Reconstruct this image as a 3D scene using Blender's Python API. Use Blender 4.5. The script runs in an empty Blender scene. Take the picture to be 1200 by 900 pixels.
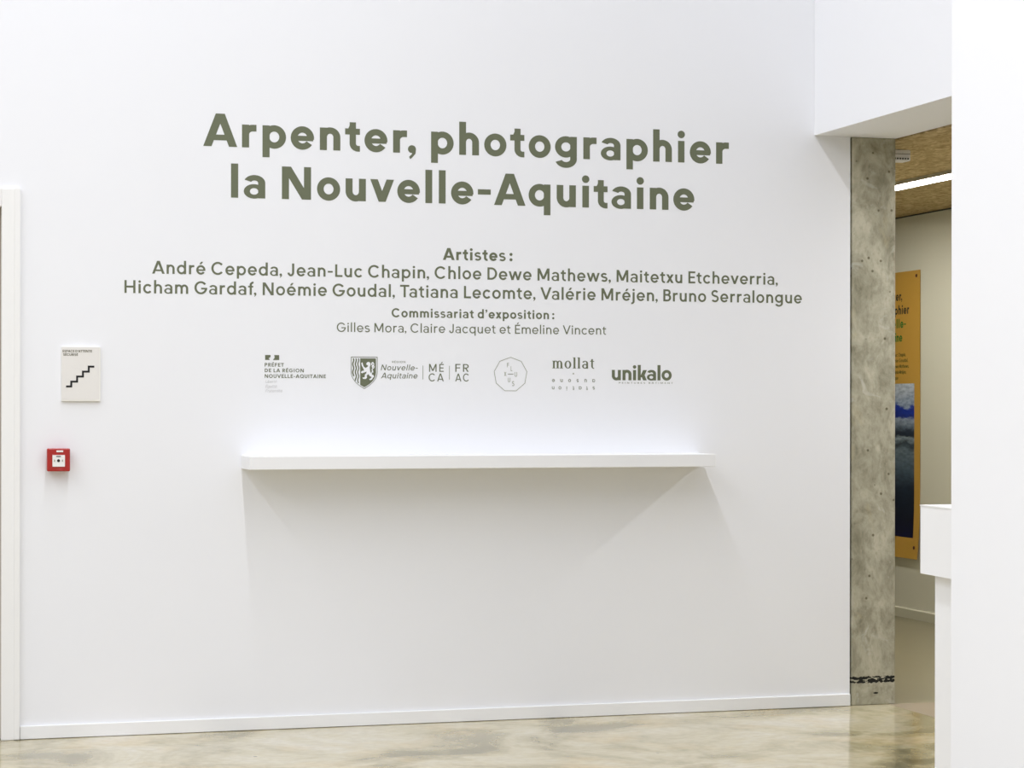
import bpy, bmesh, math, random
from mathutils import Vector, Matrix
from mathutils.geometry import delaunay_2d_cdt
random.seed(7)
S = bpy.context.scene
C = S.collection

# ------------------------------------------------------------------ camera
F_PX, YAW, ROLL, V0 = 2547.5, 0.28304, 0.001305, 475.26      # focal length in px of the 1200x900 frame
CAM_D, CAM_H = 8.715, 1.311                                   # distance to the main wall, eye height
cam = bpy.data.cameras.new('camera')
cam.sensor_fit = 'HORIZONTAL'; cam.sensor_width = 36.0
cam.lens = F_PX / 1200 * 36.0
cam.shift_y = (V0 - 450) / 1200
cam.clip_end = 200
co = bpy.data.objects.new('camera', cam); C.objects.link(co)
cy_, sy_ = math.cos(YAW), math.sin(YAW)
right0, down0, fwd = Vector((cy_, -sy_, 0)), Vector((0, 0, -1)), Vector((sy_, cy_, 0))
cr, sr = math.cos(ROLL), math.sin(ROLL)
right = right0 * cr - down0 * sr
down = right0 * sr + down0 * cr
m = Matrix((( right.x, -down.x, -fwd.x, 0), (right.y, -down.y, -fwd.y, -CAM_D), (right.z, -down.z, -fwd.z, CAM_H), (0, 0, 0, 1)))
co.matrix_world = m
S.camera = co

# ------------------------------------------------------------------ light
w = bpy.data.worlds.new('hall_fill'); S.world = w; w.use_nodes = True  # even fill light added from all sides, not a daylight source
bg = w.node_tree.nodes['Background']
bg.inputs[0].default_value = (0.94, 0.965, 1.04, 1); bg.inputs[1].default_value = 0.72

def area(name, loc, size_x, size_y, power, color=(1, 1, 1), rot=(0, 0, 0)):
    l = bpy.data.lights.new(name, 'AREA'); l.shape = 'RECTANGLE'
    l.size, l.size_y, l.energy, l.color = size_x, size_y, power, color
    o = bpy.data.objects.new(name, l); C.objects.link(o); o.location = loc; o.rotation_euler = rot
    return o
# continuous strip lamps under the high hall ceiling, running square to the lettered wall
for sx, p, sp in ((1.015, 280, 150), (-2.85, 225, 172), (-6.71, 250, 172)):
    lamp = area('hall_strip_lamp', (sx, -6.3, 6.62), 0.07, 12.0, p, (0.965, 0.98, 1.045))
    lamp.data.spread = math.radians(sp)      # beam narrowed to even the wall's brightness from top to bottom

S.view_settings.view_transform = 'Standard'
S.view_settings.look = 'None'
S.view_settings.gamma = 1.0
S.view_settings.use_curve_mapping = False
S.view_settings.exposure = 0.0

# ------------------------------------------------------------------ materials
def srgb(r, g, b):
    f = lambda v: (v / 255 / 12.92) if v / 255 <= 0.04045 else ((v / 255 + 0.055) / 1.055) ** 2.4
    return (f(r), f(g), f(b), 1)

def nodes_of(name):
    mt = bpy.data.materials.new(name); mt.use_nodes = True
    return mt, mt.node_tree, mt.node_tree.nodes, mt.node_tree.links, mt.node_tree.nodes['Principled BSDF']

def mat(name, col, rough=0.6, var=0.02, scale=8.0, bump=0.0, bscale=200.0, spec=0.4, metal=0.0):
    mt, nt, N, L, b = nodes_of(name)
    tc = N.new('ShaderNodeTexCoord')
    n = N.new('ShaderNodeTexNoise'); n.inputs['Scale'].default_value = scale; n.inputs['Detail'].default_value = 4
    L.new(tc.outputs['Object'], n.inputs['Vector'])
    r = N.new('ShaderNodeValToRGB')
    r.color_ramp.elements[0].position = 0.3; r.color_ramp.elements[1].position = 0.7
    r.color_ramp.elements[0].color = tuple(c * (1 - var) for c in col[:3]) + (1,)
    r.color_ramp.elements[1].color = tuple(min(1, c * (1 + var)) for c in col[:3]) + (1,)
    L.new(n.outputs['Fac'], r.inputs['Fac']); L.new(r.outputs['Color'], b.inputs['Base Color'])
    b.inputs['Roughness'].default_value = rough; b.inputs['Metallic'].default_value = metal
    b.inputs['Specular IOR Level'].default_value = spec
    if bump:
        n2 = N.new('ShaderNodeTexNoise'); n2.inputs['Scale'].default_value = bscale
        L.new(tc.outputs['Object'], n2.inputs['Vector'])
        bp = N.new('ShaderNodeBump'); bp.inputs['Strength'].default_value = bump; bp.inputs['Distance'].default_value = 0.002
        L.new(n2.outputs['Fac'], bp.inputs['Height']); L.new(bp.outputs['Normal'], b.inputs['Normal'])
    return mt

M_WALL = mat('white_wall_paint', (0.852, 0.857, 0.876), 0.75, 0.004, 1.5, 0.05, 260, 0.25)
M_TRIM = mat('white_lacquer', (0.86, 0.86, 0.855), 0.45, 0.004, 3, spec=0.35)
M_CASE = mat('warm_white_lacquer', (0.86, 0.855, 0.835), 0.45, 0.004, 3, spec=0.35)
M_DOOR = mat('beige_door_leaf', (0.42, 0.36, 0.26), 0.5, 0.05, 5)
M_SHELF = mat('white_shelf_lacquer', (0.87, 0.87, 0.87), 0.45, 0.003, 3, spec=0.35)
M_VINYL = mat('olive_vinyl', srgb(106, 111, 88), 0.55, 0.015, 6, spec=0.3)
M_VINYL_PALE = mat('pale_grey_vinyl', srgb(205, 205, 205), 0.55, 0.02, 6, spec=0.3)
M_VINYL_MID = mat('grey_olive_vinyl', srgb(165, 167, 152), 0.55, 0.02, 6, spec=0.3)
M_VINYL_THIN = mat('soft_olive_vinyl', srgb(138, 141, 122), 0.55, 0.02, 6, spec=0.3)
M_BLACK = mat('black_print', (0.008, 0.008, 0.008), 0.5, 0.1, 6)
M_BROWNTXT = mat('dark_olive_print', srgb(95, 92, 70), 0.5, 0.03, 6)
M_SIGN = mat('off_white_sign', srgb(229, 226, 221), 0.5, 0.006, 10, spec=0.35)
M_SIGNBACK = mat('white_sign_holder', srgb(240, 238, 232), 0.35, 0.004, 10)
M_RED = mat('red_plastic', srgb(168, 33, 24), 0.28, 0.05, 30, spec=0.5)
M_LABEL = mat('white_label', (0.83, 0.83, 0.8), 0.4, 0.02, 40)
M_CORR = mat('dimmed_white_corridor_paint', (0.63, 0.61, 0.505), 0.7, 0.01, 1.5, 0.04, 260, 0.3)  # white wall; the passage's dim warm light is put into this colour
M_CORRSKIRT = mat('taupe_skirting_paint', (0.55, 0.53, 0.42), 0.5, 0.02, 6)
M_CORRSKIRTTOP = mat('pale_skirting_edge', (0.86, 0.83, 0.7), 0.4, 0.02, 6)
M_ALU = mat('anodised_profile', (0.55, 0.55, 0.53), 0.35, 0.02, 20, metal=0.8)
M_DARK = mat('dark_shadow_joint', (0.02, 0.022, 0.02), 0.7, 0.1, 10)
M_DESK = mat('white_desk_laminate', (0.87, 0.87, 0.87), 0.4, 0.003, 3, spec=0.35)
M_DEVICE = mat('white_device_plastic', (0.75, 0.75, 0.76), 0.4, 0.01, 20)
M_PIN = mat('dark_red_pin', (0.06, 0.012, 0.01), 0.3, 0.1, 50)
M_GREEN = mat('green_print', srgb(28, 108, 36), 0.5, 0.03, 20)
M_BLACKINK = mat('black_ink', (0.012, 0.014, 0.012), 0.5, 0.05, 20)
M_INK = mat('dark_green_ink', srgb(52, 66, 22), 0.5, 0.03, 20)
M_OCHRE = mat('ochre_poster_paper', srgb(190, 148, 66), 0.45, 0.02, 4, spec=0.4)

def emit(name, col, strength):
    mt, nt, N, L, b = nodes_of(name)
    b.inputs['Base Color'].default_value = (0.8, 0.8, 0.8, 1)
    b.inputs['Emission Color'].default_value = col; b.inputs['Emission Strength'].default_value = strength
    return mt
M_LED = emit('led_diffuser', (1.0, 0.98, 0.92, 1), 30.0)
M_LED_BRIGHT = emit('led_diffuser_counter', (0.97, 0.985, 1.03, 1), 78.0)

def mat_floor():
    mt, nt, N, L, b = nodes_of('polished_concrete')
    tc = N.new('ShaderNodeTexCoord')
    mp = N.new('ShaderNodeMapping'); mp.inputs['Scale'].default_value = (1.0, 1.0, 1.0)
    L.new(tc.outputs['Object'], mp.inputs['Vector'])
    big = N.new('ShaderNodeTexNoise'); big.inputs['Scale'].default_value = 1.7; big.inputs['Detail'].default_value = 7
    big.inputs['Roughness'].default_value = 0.62; big.inputs['Distortion'].default_value = 0.6
    L.new(mp.outputs['Vector'], big.inputs['Vector'])
    r = N.new('ShaderNodeValToRGB'); e = r.color_ramp.elements
    e[0].position = 0.36; e[0].color = srgb(120, 112, 80)
    e[1].position = 0.72; e[1].color = srgb(206, 198, 178)
    k = e.new(0.45); k.color = srgb(162, 151, 114)
    k = e.new(0.55); k.color = srgb(192, 182, 150)
    L.new(big.outputs['Fac'], r.inputs['Fac'])
    warm = N.new('ShaderNodeTexNoise'); warm.inputs['Scale'].default_value = 2.6; warm.inputs['Detail'].default_value = 5
    mp2 = N.new('ShaderNodeMapping'); mp2.inputs['Location'].default_value = (7.3, 3.1, 0)
    L.new(tc.outputs['Object'], mp2.inputs['Vector']); L.new(mp2.outputs['Vector'], warm.inputs['Vector'])
    wr = N.new('ShaderNodeValToRGB'); wr.color_ramp.elements[0].position = 0.52; wr.color_ramp.elements[1].position = 0.75
    L.new(warm.outputs['Fac'], wr.inputs['Fac'])
    mx = N.new('ShaderNodeMix'); mx.data_type = 'RGBA'; mx.blend_type = 'MIX'
    ml = N.new('ShaderNodeMath'); ml.operation = 'MULTIPLY'; ml.inputs[1].default_value = 0.55
    L.new(wr.outputs['Color'], ml.inputs[0]); L.new(ml.outputs[0], mx.inputs['Factor'])
    L.new(r.outputs['Color'], mx.inputs['A']); mx.inputs['B'].default_value = srgb(200, 172, 114)
    fine = N.new('ShaderNodeTexNoise'); fine.inputs['Scale'].default_value = 26; fine.inputs['Detail'].default_value = 5
    L.new(tc.outputs['Object'], fine.inputs['Vector'])
    fr = N.new('ShaderNodeValToRGB'); fr.color_ramp.elements[0].position = 0.3; fr.color_ramp.elements[1].position = 0.62
    fr.color_ramp.elements[0].color = (0.86, 0.86, 0.84, 1); fr.color_ramp.elements[1].color = (1, 1, 1, 1)
    L.new(fine.outputs['Fac'], fr.inputs['Fac'])
    mu = N.new('ShaderNodeMix'); mu.data_type = 'RGBA'; mu.blend_type = 'MULTIPLY'; mu.inputs['Factor'].default_value = 1
    L.new(mx.outputs['Result'], mu.inputs['A']); L.new(fr.outputs['Color'], mu.inputs['B'])
    # small dark pits
    vo = N.new('ShaderNodeTexVoronoi'); vo.inputs['Scale'].default_value = 3.2
    L.new(tc.outputs['Object'], vo.inputs['Vector'])
    vr = N.new('ShaderNodeValToRGB'); vr.color_ramp.elements[0].position = 0.022; vr.color_ramp.elements[1].position = 0.03
    vr.color_ramp.elements[0].color = (0.35, 0.33, 0.28, 1); vr.color_ramp.elements[1].color = (1, 1, 1, 1)
    L.new(vo.outputs['Distance'], vr.inputs['Fac'])
    mv = N.new('ShaderNodeMix'); mv.data_type = 'RGBA'; mv.blend_type = 'MULTIPLY'; mv.inputs['Factor'].default_value = 1
    L.new(mu.outputs['Result'], mv.inputs['A']); L.new(vr.outputs['Color'], mv.inputs['B'])
    L.new(mv.outputs['Result'], b.inputs['Base Color'])
    b.inputs['Roughness'].default_value = 0.14; b.inputs['Specular IOR Level'].default_value = 0.65
    bp = N.new('ShaderNodeBump'); bp.inputs['Strength'].default_value = 0.12; bp.inputs['Distance'].default_value = 0.004
    lo = N.new('ShaderNodeTexNoise'); lo.inputs['Scale'].default_value = 9
    L.new(tc.outputs['Object'], lo.inputs['Vector'])
    L.new(lo.outputs['Fac'], bp.inputs['Height']); L.new(bp.outputs['Normal'], b.inputs['Normal'])
    return mt
M_FLOOR = mat_floor()
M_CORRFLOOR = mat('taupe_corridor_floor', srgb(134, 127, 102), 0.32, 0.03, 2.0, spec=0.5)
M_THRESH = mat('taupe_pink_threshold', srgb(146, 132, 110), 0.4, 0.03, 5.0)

def mat_concrete():
    mt, nt, N, L, b = nodes_of('raw_concrete')
    tc = N.new('ShaderNodeTexCoord')
    def noise(scale, detail=5, stretch=(1, 1, 1), loc=(0, 0, 0), dist=0.0, rough=0.6):
        mp = N.new('ShaderNodeMapping'); mp.inputs['Scale'].default_value = stretch; mp.inputs['Location'].default_value = loc
        L.new(tc.outputs['Object'], mp.inputs['Vector'])
        n = N.new('ShaderNodeTexNoise'); n.inputs['Scale'].default_value = scale; n.inputs['Detail'].default_value = detail
        n.inputs['Distortion'].default_value = dist; n.inputs['Roughness'].default_value = rough
        L.new(mp.outputs['Vector'], n.inputs['Vector']); return n.outputs['Fac']
    def ramp(src, p0, c0, p1, c1):
        r = N.new('ShaderNodeValToRGB'); e = r.color_ramp.elements
        e[0].position, e[0].color, e[1].position, e[1].color = p0, c0, p1, c1
        L.new(src, r.inputs['Fac']); return r.outputs['Color']
    def mix(mode, a, bb, f=1.0):
        x = N.new('ShaderNodeMix'); x.data_type = 'RGBA'; x.blend_type = mode
        if isinstance(f, float): x.inputs['Factor'].default_value = f
        else: L.new(f, x.inputs['Factor'])
        L.new(a, x.inputs['A'])
        if isinstance(bb, tuple): x.inputs['B'].default_value = bb
        else: L.new(bb, x.inputs['B'])
        return x.outputs['Result']
    col = ramp(noise(7, 8, (1.1, 1, 0.75), dist=0.5, rough=.68), 0.36, srgb(138, 134, 113), 0.64, srgb(190, 185, 164))
    col = mix('MULTIPLY', col, ramp(noise(38, 6, (1.3, 1, 0.6), (3, 0, 1)), 0.34, (0.78, 0.78, 0.76, 1), 0.5, (1, 1, 1, 1)))
    blot = ramp(noise(6, 6, (1, 1, 0.6), (9, 0, 4), 1.0), 0.58, (0, 0, 0, 1), 0.72, (0.7, 0.7, 0.7, 1))
    col = mix('MIX', col, srgb(130, 127, 108), blot)
    pale = ramp(noise(9, 6, (1, 1, 1), (2, 0, 8), 0.8), 0.6, (0, 0, 0, 1), 0.74, (0.7, 0.7, 0.7, 1))
    col = mix('MIX', col, srgb(206, 204, 192), pale)
    och = ramp(noise(7, 4, (1, 1, 0.6), (12, 0, 2), 0.5), 0.6, (0, 0, 0, 1), 0.8, (0.45, 0.45, 0.45, 1))
    col = mix('MIX', col, srgb(196, 178, 130), och)
    vo = N.new('ShaderNodeTexVoronoi'); vo.inputs['Scale'].default_value = 17
    L.new(tc.outputs['Object'], vo.inputs['Vector'])
    col = mix('MULTIPLY', col, ramp(vo.outputs['Distance'], 0.07, (0.38, 0.36, 0.3, 1), 0.13, (1, 1, 1, 1)))
    # torn black band close to the foot of the pillar
    sx = N.new('ShaderNodeSeparateXYZ'); L.new(tc.outputs['Object'], sx.inputs[0])
    d = N.new('ShaderNodeMath'); d.operation = 'SUBTRACT'; d.inputs[1].default_value = 0.1115; L.new(sx.outputs['Z'], d.inputs[0])
    ab = N.new('ShaderNodeMath'); ab.operation = 'ABSOLUTE'; L.new(d.outputs[0], ab.inputs[0])
    edge = noise(70, 3, (1, 1, 1.0), (5, 0, 2))
    tm = N.new('ShaderNodeMath'); tm.operation = 'MULTIPLY_ADD'; tm.inputs[1].default_value = 0.022; tm.inputs[2].default_value = 0.003
    L.new(edge, tm.inputs[0])
    lt = N.new('ShaderNodeMath'); lt.operation = 'LESS_THAN'; L.new(ab.outputs[0], lt.inputs[0]); L.new(tm.outputs[0], lt.inputs[1])
    mpd = N.new('ShaderNodeMapping'); mpd.inputs['Rotation'].default_value = (0, math.radians(42), 0); mpd.inputs['Scale'].default_value = (1, 1, 3.2)
    L.new(tc.outputs['Object'], mpd.inputs['Vector'])
    nd = N.new('ShaderNodeTexNoise'); nd.inputs['Scale'].default_value = 34; nd.inputs['Detail'].default_value = 4
    L.new(mpd.outputs['Vector'], nd.inputs['Vector'])
    gt = N.new('ShaderNodeMath'); gt.operation = 'GREATER_THAN'; gt.inputs[1].default_value = 0.43; L.new(nd.outputs['Fac'], gt.inputs[0])
    tt = N.new('ShaderNodeMath'); tt.operation = 'MULTIPLY'; L.new(lt.outputs[0], tt.inputs[0]); L.new(gt.outputs[0], tt.inputs[1])
    col = mix('MIX', col, (0.012, 0.012, 0.01, 1), tt.outputs[0])
    # one small black knock below the band
    vd = N.new('ShaderNodeVectorMath'); vd.operation = 'SUBTRACT'; vd.inputs[1].default_value = (4.199, 0.0, 0.052); L.new(tc.outputs['Object'], vd.inputs[0])
    vs_ = N.new('ShaderNodeVectorMath'); vs_.operation = 'MULTIPLY'; vs_.inputs[1].default_value = (0.35, 0.35, 1.0); L.new(vd.outputs[0], vs_.inputs[0])
    vl = N.new('ShaderNodeVectorMath'); vl.operation = 'LENGTH'; L.new(vs_.outputs[0], vl.inputs[0])
    kk = N.new('ShaderNodeMath'); kk.operation = 'LESS_THAN'; kk.inputs[1].default_value = 0.0042; L.new(vl.outputs['Value'], kk.inputs[0])
    col = mix('MIX', col, (0.012, 0.012, 0.01, 1), kk.outputs[0])
    L.new(col, b.inputs['Base Color'])
    b.inputs['Roughness'].default_value = 0.75; b.inputs['Specular IOR Level'].default_value = 0.25
    bp = N.new('ShaderNodeBump'); bp.inputs['Strength'].default_value = 0.35; bp.inputs['Distance'].default_value = 0.003
    L.new(noise(40, 6), bp.inputs['Height']); L.new(bp.outputs['Normal'], b.inputs['Normal'])
    return mt
M_CONC = mat_concrete()

def mat_woodwool():
    mt, nt, N, L, b = nodes_of('wood_wool_panel')
    tc = N.new('ShaderNodeTexCoord')
    mp = N.new('ShaderNodeMapping'); mp.inputs['Scale'].default_value = (1.0, 0.45, 1.0); L.new(tc.outputs['Object'], mp.inputs['Vector'])
    n = N.new('ShaderNodeTexNoise'); n.inputs['Scale'].default_value = 34; n.inputs['Detail'].default_value = 6; n.inputs['Distortion'].default_value = 1.2
    L.new(mp.outputs['Vector'], n.inputs['Vector'])
    r = N.new('ShaderNodeValToRGB'); e = r.color_ramp.elements
    e[0].position = 0.3; e[0].color = srgb(142, 120, 78); e[1].position = 0.7; e[1].color = srgb(208, 186, 142)
    L.new(n.outputs['Fac'], r.inputs['Fac']); L.new(r.outputs['Color'], b.inputs['Base Color'])
    bp = N.new('ShaderNodeBump'); bp.inputs['Strength'].default_value = 0.6; bp.inputs['Distance'].default_value = 0.006
    L.new(n.outputs['Fac'], bp.inputs['Height']); L.new(bp.outputs['Normal'], b.inputs['Normal'])
    b.inputs['Roughness'].default_value = 0.85; b.inputs['Specular IOR Level'].default_value = 0.15
    return mt
M_WOODWOOL = mat_woodwool()

def mat_landscape(z0, z1):
    """Printed landscape: grey sky, blue ridge, pale slopes, dark rock; coordinates are the print's own."""
    mt, nt, N, L, b = nodes_of('printed_landscape')
    tc = N.new('ShaderNodeTexCoord'); sx = N.new('ShaderNodeSeparateXYZ'); L.new(tc.outputs['Object'], sx.inputs[0])
    mp = N.new('ShaderNodeMapping'); mp.inputs['Scale'].default_value = (1, 0.4, 1.3); L.new(tc.outputs['Object'], mp.inputs['Vector'])
    n = N.new('ShaderNodeTexNoise'); n.inputs['Scale'].default_value = 9; n.inputs['Detail'].default_value = 7; n.inputs['Roughness'].default_value = 0.7
    L.new(mp.outputs['Vector'], n.inputs['Vector'])
    mr = N.new('ShaderNodeMapRange'); mr.inputs['From Min'].default_value = z0; mr.inputs['From Max'].default_value = z1
    L.new(sx.outputs['Z'], mr.inputs['Value'])
    ad = N.new('ShaderNodeMath'); ad.operation = 'MULTIPLY_ADD'; ad.inputs[1].default_value = 0.16
    L.new(n.outputs['Fac'], ad.inputs[0]); L.new(mr.outputs['Result'], ad.inputs[2])
    sb = N.new('ShaderNodeMath'); sb.operation = 'SUBTRACT'; sb.inputs[1].default_value = 0.08; L.new(ad.outputs[0], sb.inputs[0])
    r = N.new('ShaderNodeValToRGB'); e = r.color_ramp.elements
    stops = [(0.0, (10, 14, 60)), (0.12, (8, 16, 40)), (0.32, (26, 40, 60)), (0.44, (76, 94, 110)), (0.56, (112, 128, 138)), (0.6, (38, 52, 66)),
             (0.64, (150, 165, 172)), (0.66, (30, 42, 58)), (0.69, (40, 52, 70)), (0.73, (120, 135, 150)), (0.765, (150, 162, 182)), (0.785, (30, 52, 140)),
             (0.85, (24, 52, 160)), (0.862, (150, 166, 190)), (0.93, (176, 186, 200)), (1.0, (196, 206, 216))]
    e[0].position, e[0].color = stops[0][0], srgb(*stops[0][1]); e[1].position, e[1].color = stops[-1][0], srgb(*stops[-1][1])
    for p, c in stops[1:-1]:
        k = e.new(p); k.color = srgb(*c)
    L.new(sb.outputs[0], r.inputs['Fac'])
    n2 = N.new('ShaderNodeTexNoise'); n2.inputs['Scale'].default_value = 48; n2.inputs['Detail'].default_value = 6
    L.new(mp.outputs['Vector'], n2.inputs['Vector'])
    r2 = N.new('ShaderNodeValToRGB'); r2.color_ramp.elements[0].position = 0.35; r2.color_ramp.elements[1].position = 0.6
    r2.color_ramp.elements[0].color = (0.45, 0.48, 0.55, 1)
    L.new(n2.outputs['Fac'], r2.inputs['Fac'])
    mx = N.new('ShaderNodeMix'); mx.data_type = 'RGBA'; mx.blend_type = 'MULTIPLY'; mx.inputs['Factor'].default_value = 0.75
    L.new(r.outputs['Color'], mx.inputs['A']); L.new(r2.outputs['Color'], mx.inputs['B'])
    L.new(mx.outputs['Result'], b.inputs['Base Color']); b.inputs['Roughness'].default_value = 0.4
    return mt

# ------------------------------------------------------------------ mesh helpers
def tag(o, label=None, cat=None, group=None, kind=None):
    if label: o['label'] = label
    if cat: o['category'] = cat
    if group: o['group'] = group
    if kind: o['kind'] = kind
    return o

def thing(name, loc, label, cat, group=None):
    o = bpy.data.objects.new(name, None); o.empty_display_size = 0.05
    C.objects.link(o); o.location = loc
    return tag(o, label, cat, group)

def origin_of(parent):
    v = Vector((0, 0, 0))
    while parent is not None:
        v += parent.location; parent = parent.parent
    return v

def link_bm(name, bm, material, parent=None, loc=None, smooth=False):
    """Meshes are drawn in world coordinates and moved into their own frame here."""
    base = Vector(loc) if loc is not None else (origin_of(parent) if parent else Vector((0, 0, 0)))
    bmesh.ops.translate(bm, verts=bm.verts, vec=-base)
    bmesh.ops.recalc_face_normals(bm, faces=bm.faces)
    me = bpy.data.meshes.new(name); bm.to_mesh(me); bm.free()
    mats = material if isinstance(material, (list, tuple)) else [material]
    for q in mats: me.materials.append(q)
    if smooth:
        for p in me.polygons: p.use_smooth = True
    o = bpy.data.objects.new(name, me); C.objects.link(o)
    if parent:
        o.parent = parent; o.location = base - origin_of(parent)
    else:
        o.location = base
    return o

def box(bm, x0, x1, y0, y1, z0, z1, bevel=0.0, seg=2):
    r = bmesh.ops.create_cube(bm, size=1.0)
    vs = r['verts']
    for v in vs:
        v.co = Vector((x0 + (v.co.x + .5) * (x1 - x0), y0 + (v.co.y + .5) * (y1 - y0), z0 + (v.co.z + .5) * (z1 - z0)))
    if bevel:
        es = list({e for v in vs for e in v.link_edges})
        bmesh.ops.bevel(bm, geom=es, offset=bevel, segments=seg, affect='EDGES', profile=0.5)

def boxes(name, material, parent, *dims, bevel=0.0, loc=None):
    bm = bmesh.new()
    for d in dims: box(bm, *d, bevel=bevel)
    return link_bm(name, bm, material, parent, loc)

def structure(name, material, *dims, bevel=0.0, label=None, cat=None):
    o = boxes(name, material, None, *dims, bevel=bevel)
    return tag(o, label, cat, None, 'structure')

class Plane:
    """A drawing plane: (u, v) in metres, plus the outward normal."""
    def __init__(s, origin, U, V, Nn): s.o, s.U, s.V, s.N = Vector(origin), Vector(U), Vector(V), Vector(Nn)
    def at(s, u, v, d=0.0): return s.o + s.U * u + s.V * v + s.N * d
WALLP = Plane((0, 0, 0), (1, 0, 0), (0, 0, 1), (0, -1, 0))
CORRX = 6.11

def union(polys):
    """-> (points, faces) of the union of overlapping outlines."""
    K = 1000.0
    for attempt in range(6):
        jit = random.Random(attempt)
        vs, fs, seen, want = [], [], {}, 0.0
        for P in polys:
            f = []
            for u, v in P:
                q = (round(u * K, 3), round(v * K, 3))
                if q not in seen:
                    seen[q] = len(vs)
                    vs.append(Vector((q[0] + attempt * jit.uniform(-2e-3, 2e-3), q[1] + attempt * jit.uniform(-2e-3, 2e-3))))
                if not f or f[-1] != seen[q]: f.append(seen[q])
            if len(f) > 1 and f[0] == f[-1]: f.pop()
            if len(f) > 2:
                ar = sum(vs[f[i]].x * vs[f[(i + 1) % len(f)]].y - vs[f[(i + 1) % len(f)]].x * vs[f[i]].y for i in range(len(f))) / 2
                if abs(ar) < 1e-7: continue
                want += abs(ar); fs.append(f if ar > 0 else f[::-1])
        ov, oe, of, _, _, fo = delaunay_2d_cdt(vs, [], fs, 0, 1e-4)
        of = [t for t, src in zip(of, fo) if src]
        got = sum(abs((ov[t[1]].x - ov[t[0]].x) * (ov[t[2]].y - ov[t[0]].y) - (ov[t[2]].x - ov[t[0]].x) * (ov[t[1]].y - ov[t[0]].y)) / 2 for t in of)
        if got <= want * 1.01: break
    return [(p.x / K, p.y / K) for p in ov], of

def clusters(polys):
    """Outlines whose boxes touch belong together (one letter, one mark)."""
    groups = []
    for P in polys:
        bx = [min(p[0] for p in P), max(p[0] for p in P), min(p[1] for p in P), max(p[1] for p in P)]
        mem = [P]; rest = []
        for g in groups:
            q = g[0]
            if bx[0] <= q[1] and q[0] <= bx[1] and bx[2] <= q[3] and q[2] <= bx[3]:
                bx = [min(bx[0], q[0]), max(bx[1], q[1]), min(bx[2], q[2]), max(bx[3], q[3])]; mem = g[1] + mem
            else: rest.append(g)
        groups = rest + [(bx, mem)]
    return [g[1] for g in groups]

def prisms(name, polys, material, parent, plane=WALLP, d0=0.0001, d1=0.0007):
    """Outlines on a plane, merged where they overlap, as one thin solid standing d1 proud of it."""
    bm = bmesh.new()
    for grp in clusters(polys):
        ov, of = union(grp)
        F = [bm.verts.new(plane.at(p[0], p[1], d1)) for p in ov]
        B = [bm.verts.new(plane.at(p[0], p[1], d0)) for p in ov]
        count = {}
        for t in of:
            for i in range(len(t)):
                e = (t[i], t[(i + 1) % len(t)]); count.setdefault((min(e), max(e)), []).append(e)
        for t in of:
            bm.faces.new([F[i] for i in t]); bm.faces.new([B[i] for i in reversed(t)])
        for l in count.values():
            if len(l) == 1:
                i, j = l[0]; bm.faces.new((F[j], F[i], B[i], B[j]))
    bmesh.ops.delete(bm, geom=[v for v in bm.verts if not v.link_faces], context='VERTS')
    return link_bm(name, bm, material, parent)

# ------------------------------------------------------------------ geometric sans lettering (cap height = 1)
XH, ASC, DSC, OS = 0.69, 1.04, -0.28, 0.013
def rect(x0, y0, x1, y1): return [[(x0, y0), (x1, y0), (x1, y1), (x0, y1)]]
def ring(cx, cy, rx, ry, a0, a1, wx, wy, n=None):
    n = n or max(6, int(abs(a1 - a0) / 9))
    out = []
    for i in range(n):
        p = []
        t0, t1 = [math.radians(a0 + (a1 - a0) * k / n) for k in (i, i + 1)]
        p = [(cx + rx * math.cos(t0), cy + ry * math.sin(t0)), (cx + rx * math.cos(t1), cy + ry * math.sin(t1)),
             (cx + (rx - wx) * math.cos(t1), cy + (ry - wy) * math.sin(t1)), (cx + (rx - wx) * math.cos(t0), cy + (ry - wy) * math.sin(t0))]
        out.append(p)
    return out
def disc(cx, cy, r, n=24): return [[(cx + r * math.cos(2 * math.pi * i / n), cy + r * math.sin(2 * math.pi * i / n)) for i in range(n)]]
def para(x0, y0, x1, y1, wh): return [[(x0, y0), (x0 + wh, y0), (x1 + wh, y1), (x1, y1)]]
def stroke(pts, wd):
    """A constant-width ribbon along a polyline."""
    L, R = [], []
    for i, p in enumerate(pts):
        a = pts[max(0, i - 1)]; b = pts[min(len(pts) - 1, i + 1)]
        dx, dy = b[0] - a[0], b[1] - a[1]; l = math.hypot(dx, dy) or 1
        nx, ny = -dy / l * wd / 2, dx / l * wd / 2
        L.append((p[0] + nx, p[1] + ny)); R.append((p[0] - nx, p[1] - ny))
    return [[L[i], L[i + 1], R[i + 1], R[i]] for i in range(len(pts) - 1)]
def arc(cx, cy, rx, ry, a0, a1, n=14):
    return [(cx + rx * math.cos(math.radians(a0 + (a1 - a0) * i / n)), cy + ry * math.sin(math.radians(a0 + (a1 - a0) * i / n))) for i in range(n + 1)]
def esse(W, H, wd, lo=-OS, hi=OS):
    t, b = H + hi - wd / 2, lo + wd / 2
    mid = b + (t - b) * 0.52
    rx = W / 2 - wd / 2; cx = W / 2
    top = arc(cx, (t + mid) / 2, rx * 0.93, (t - mid) / 2, 28, 232, 20)
    bot = arc(cx, (mid + b) / 2, rx, (mid - b) / 2, 52, -150, 20)
    return stroke(top + bot, wd)
def acute(cx, y, w): return para(cx - 0.11, y, cx + 0.02, y + 0.19, max(w * 0.95, 0.12))
def mirror_x(P, W): return [[(W - x, y) for x, y in p] for p in P]
def turn(P, W, H): return [[(W - x, H - y) for x, y in p] for p in P]

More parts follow.
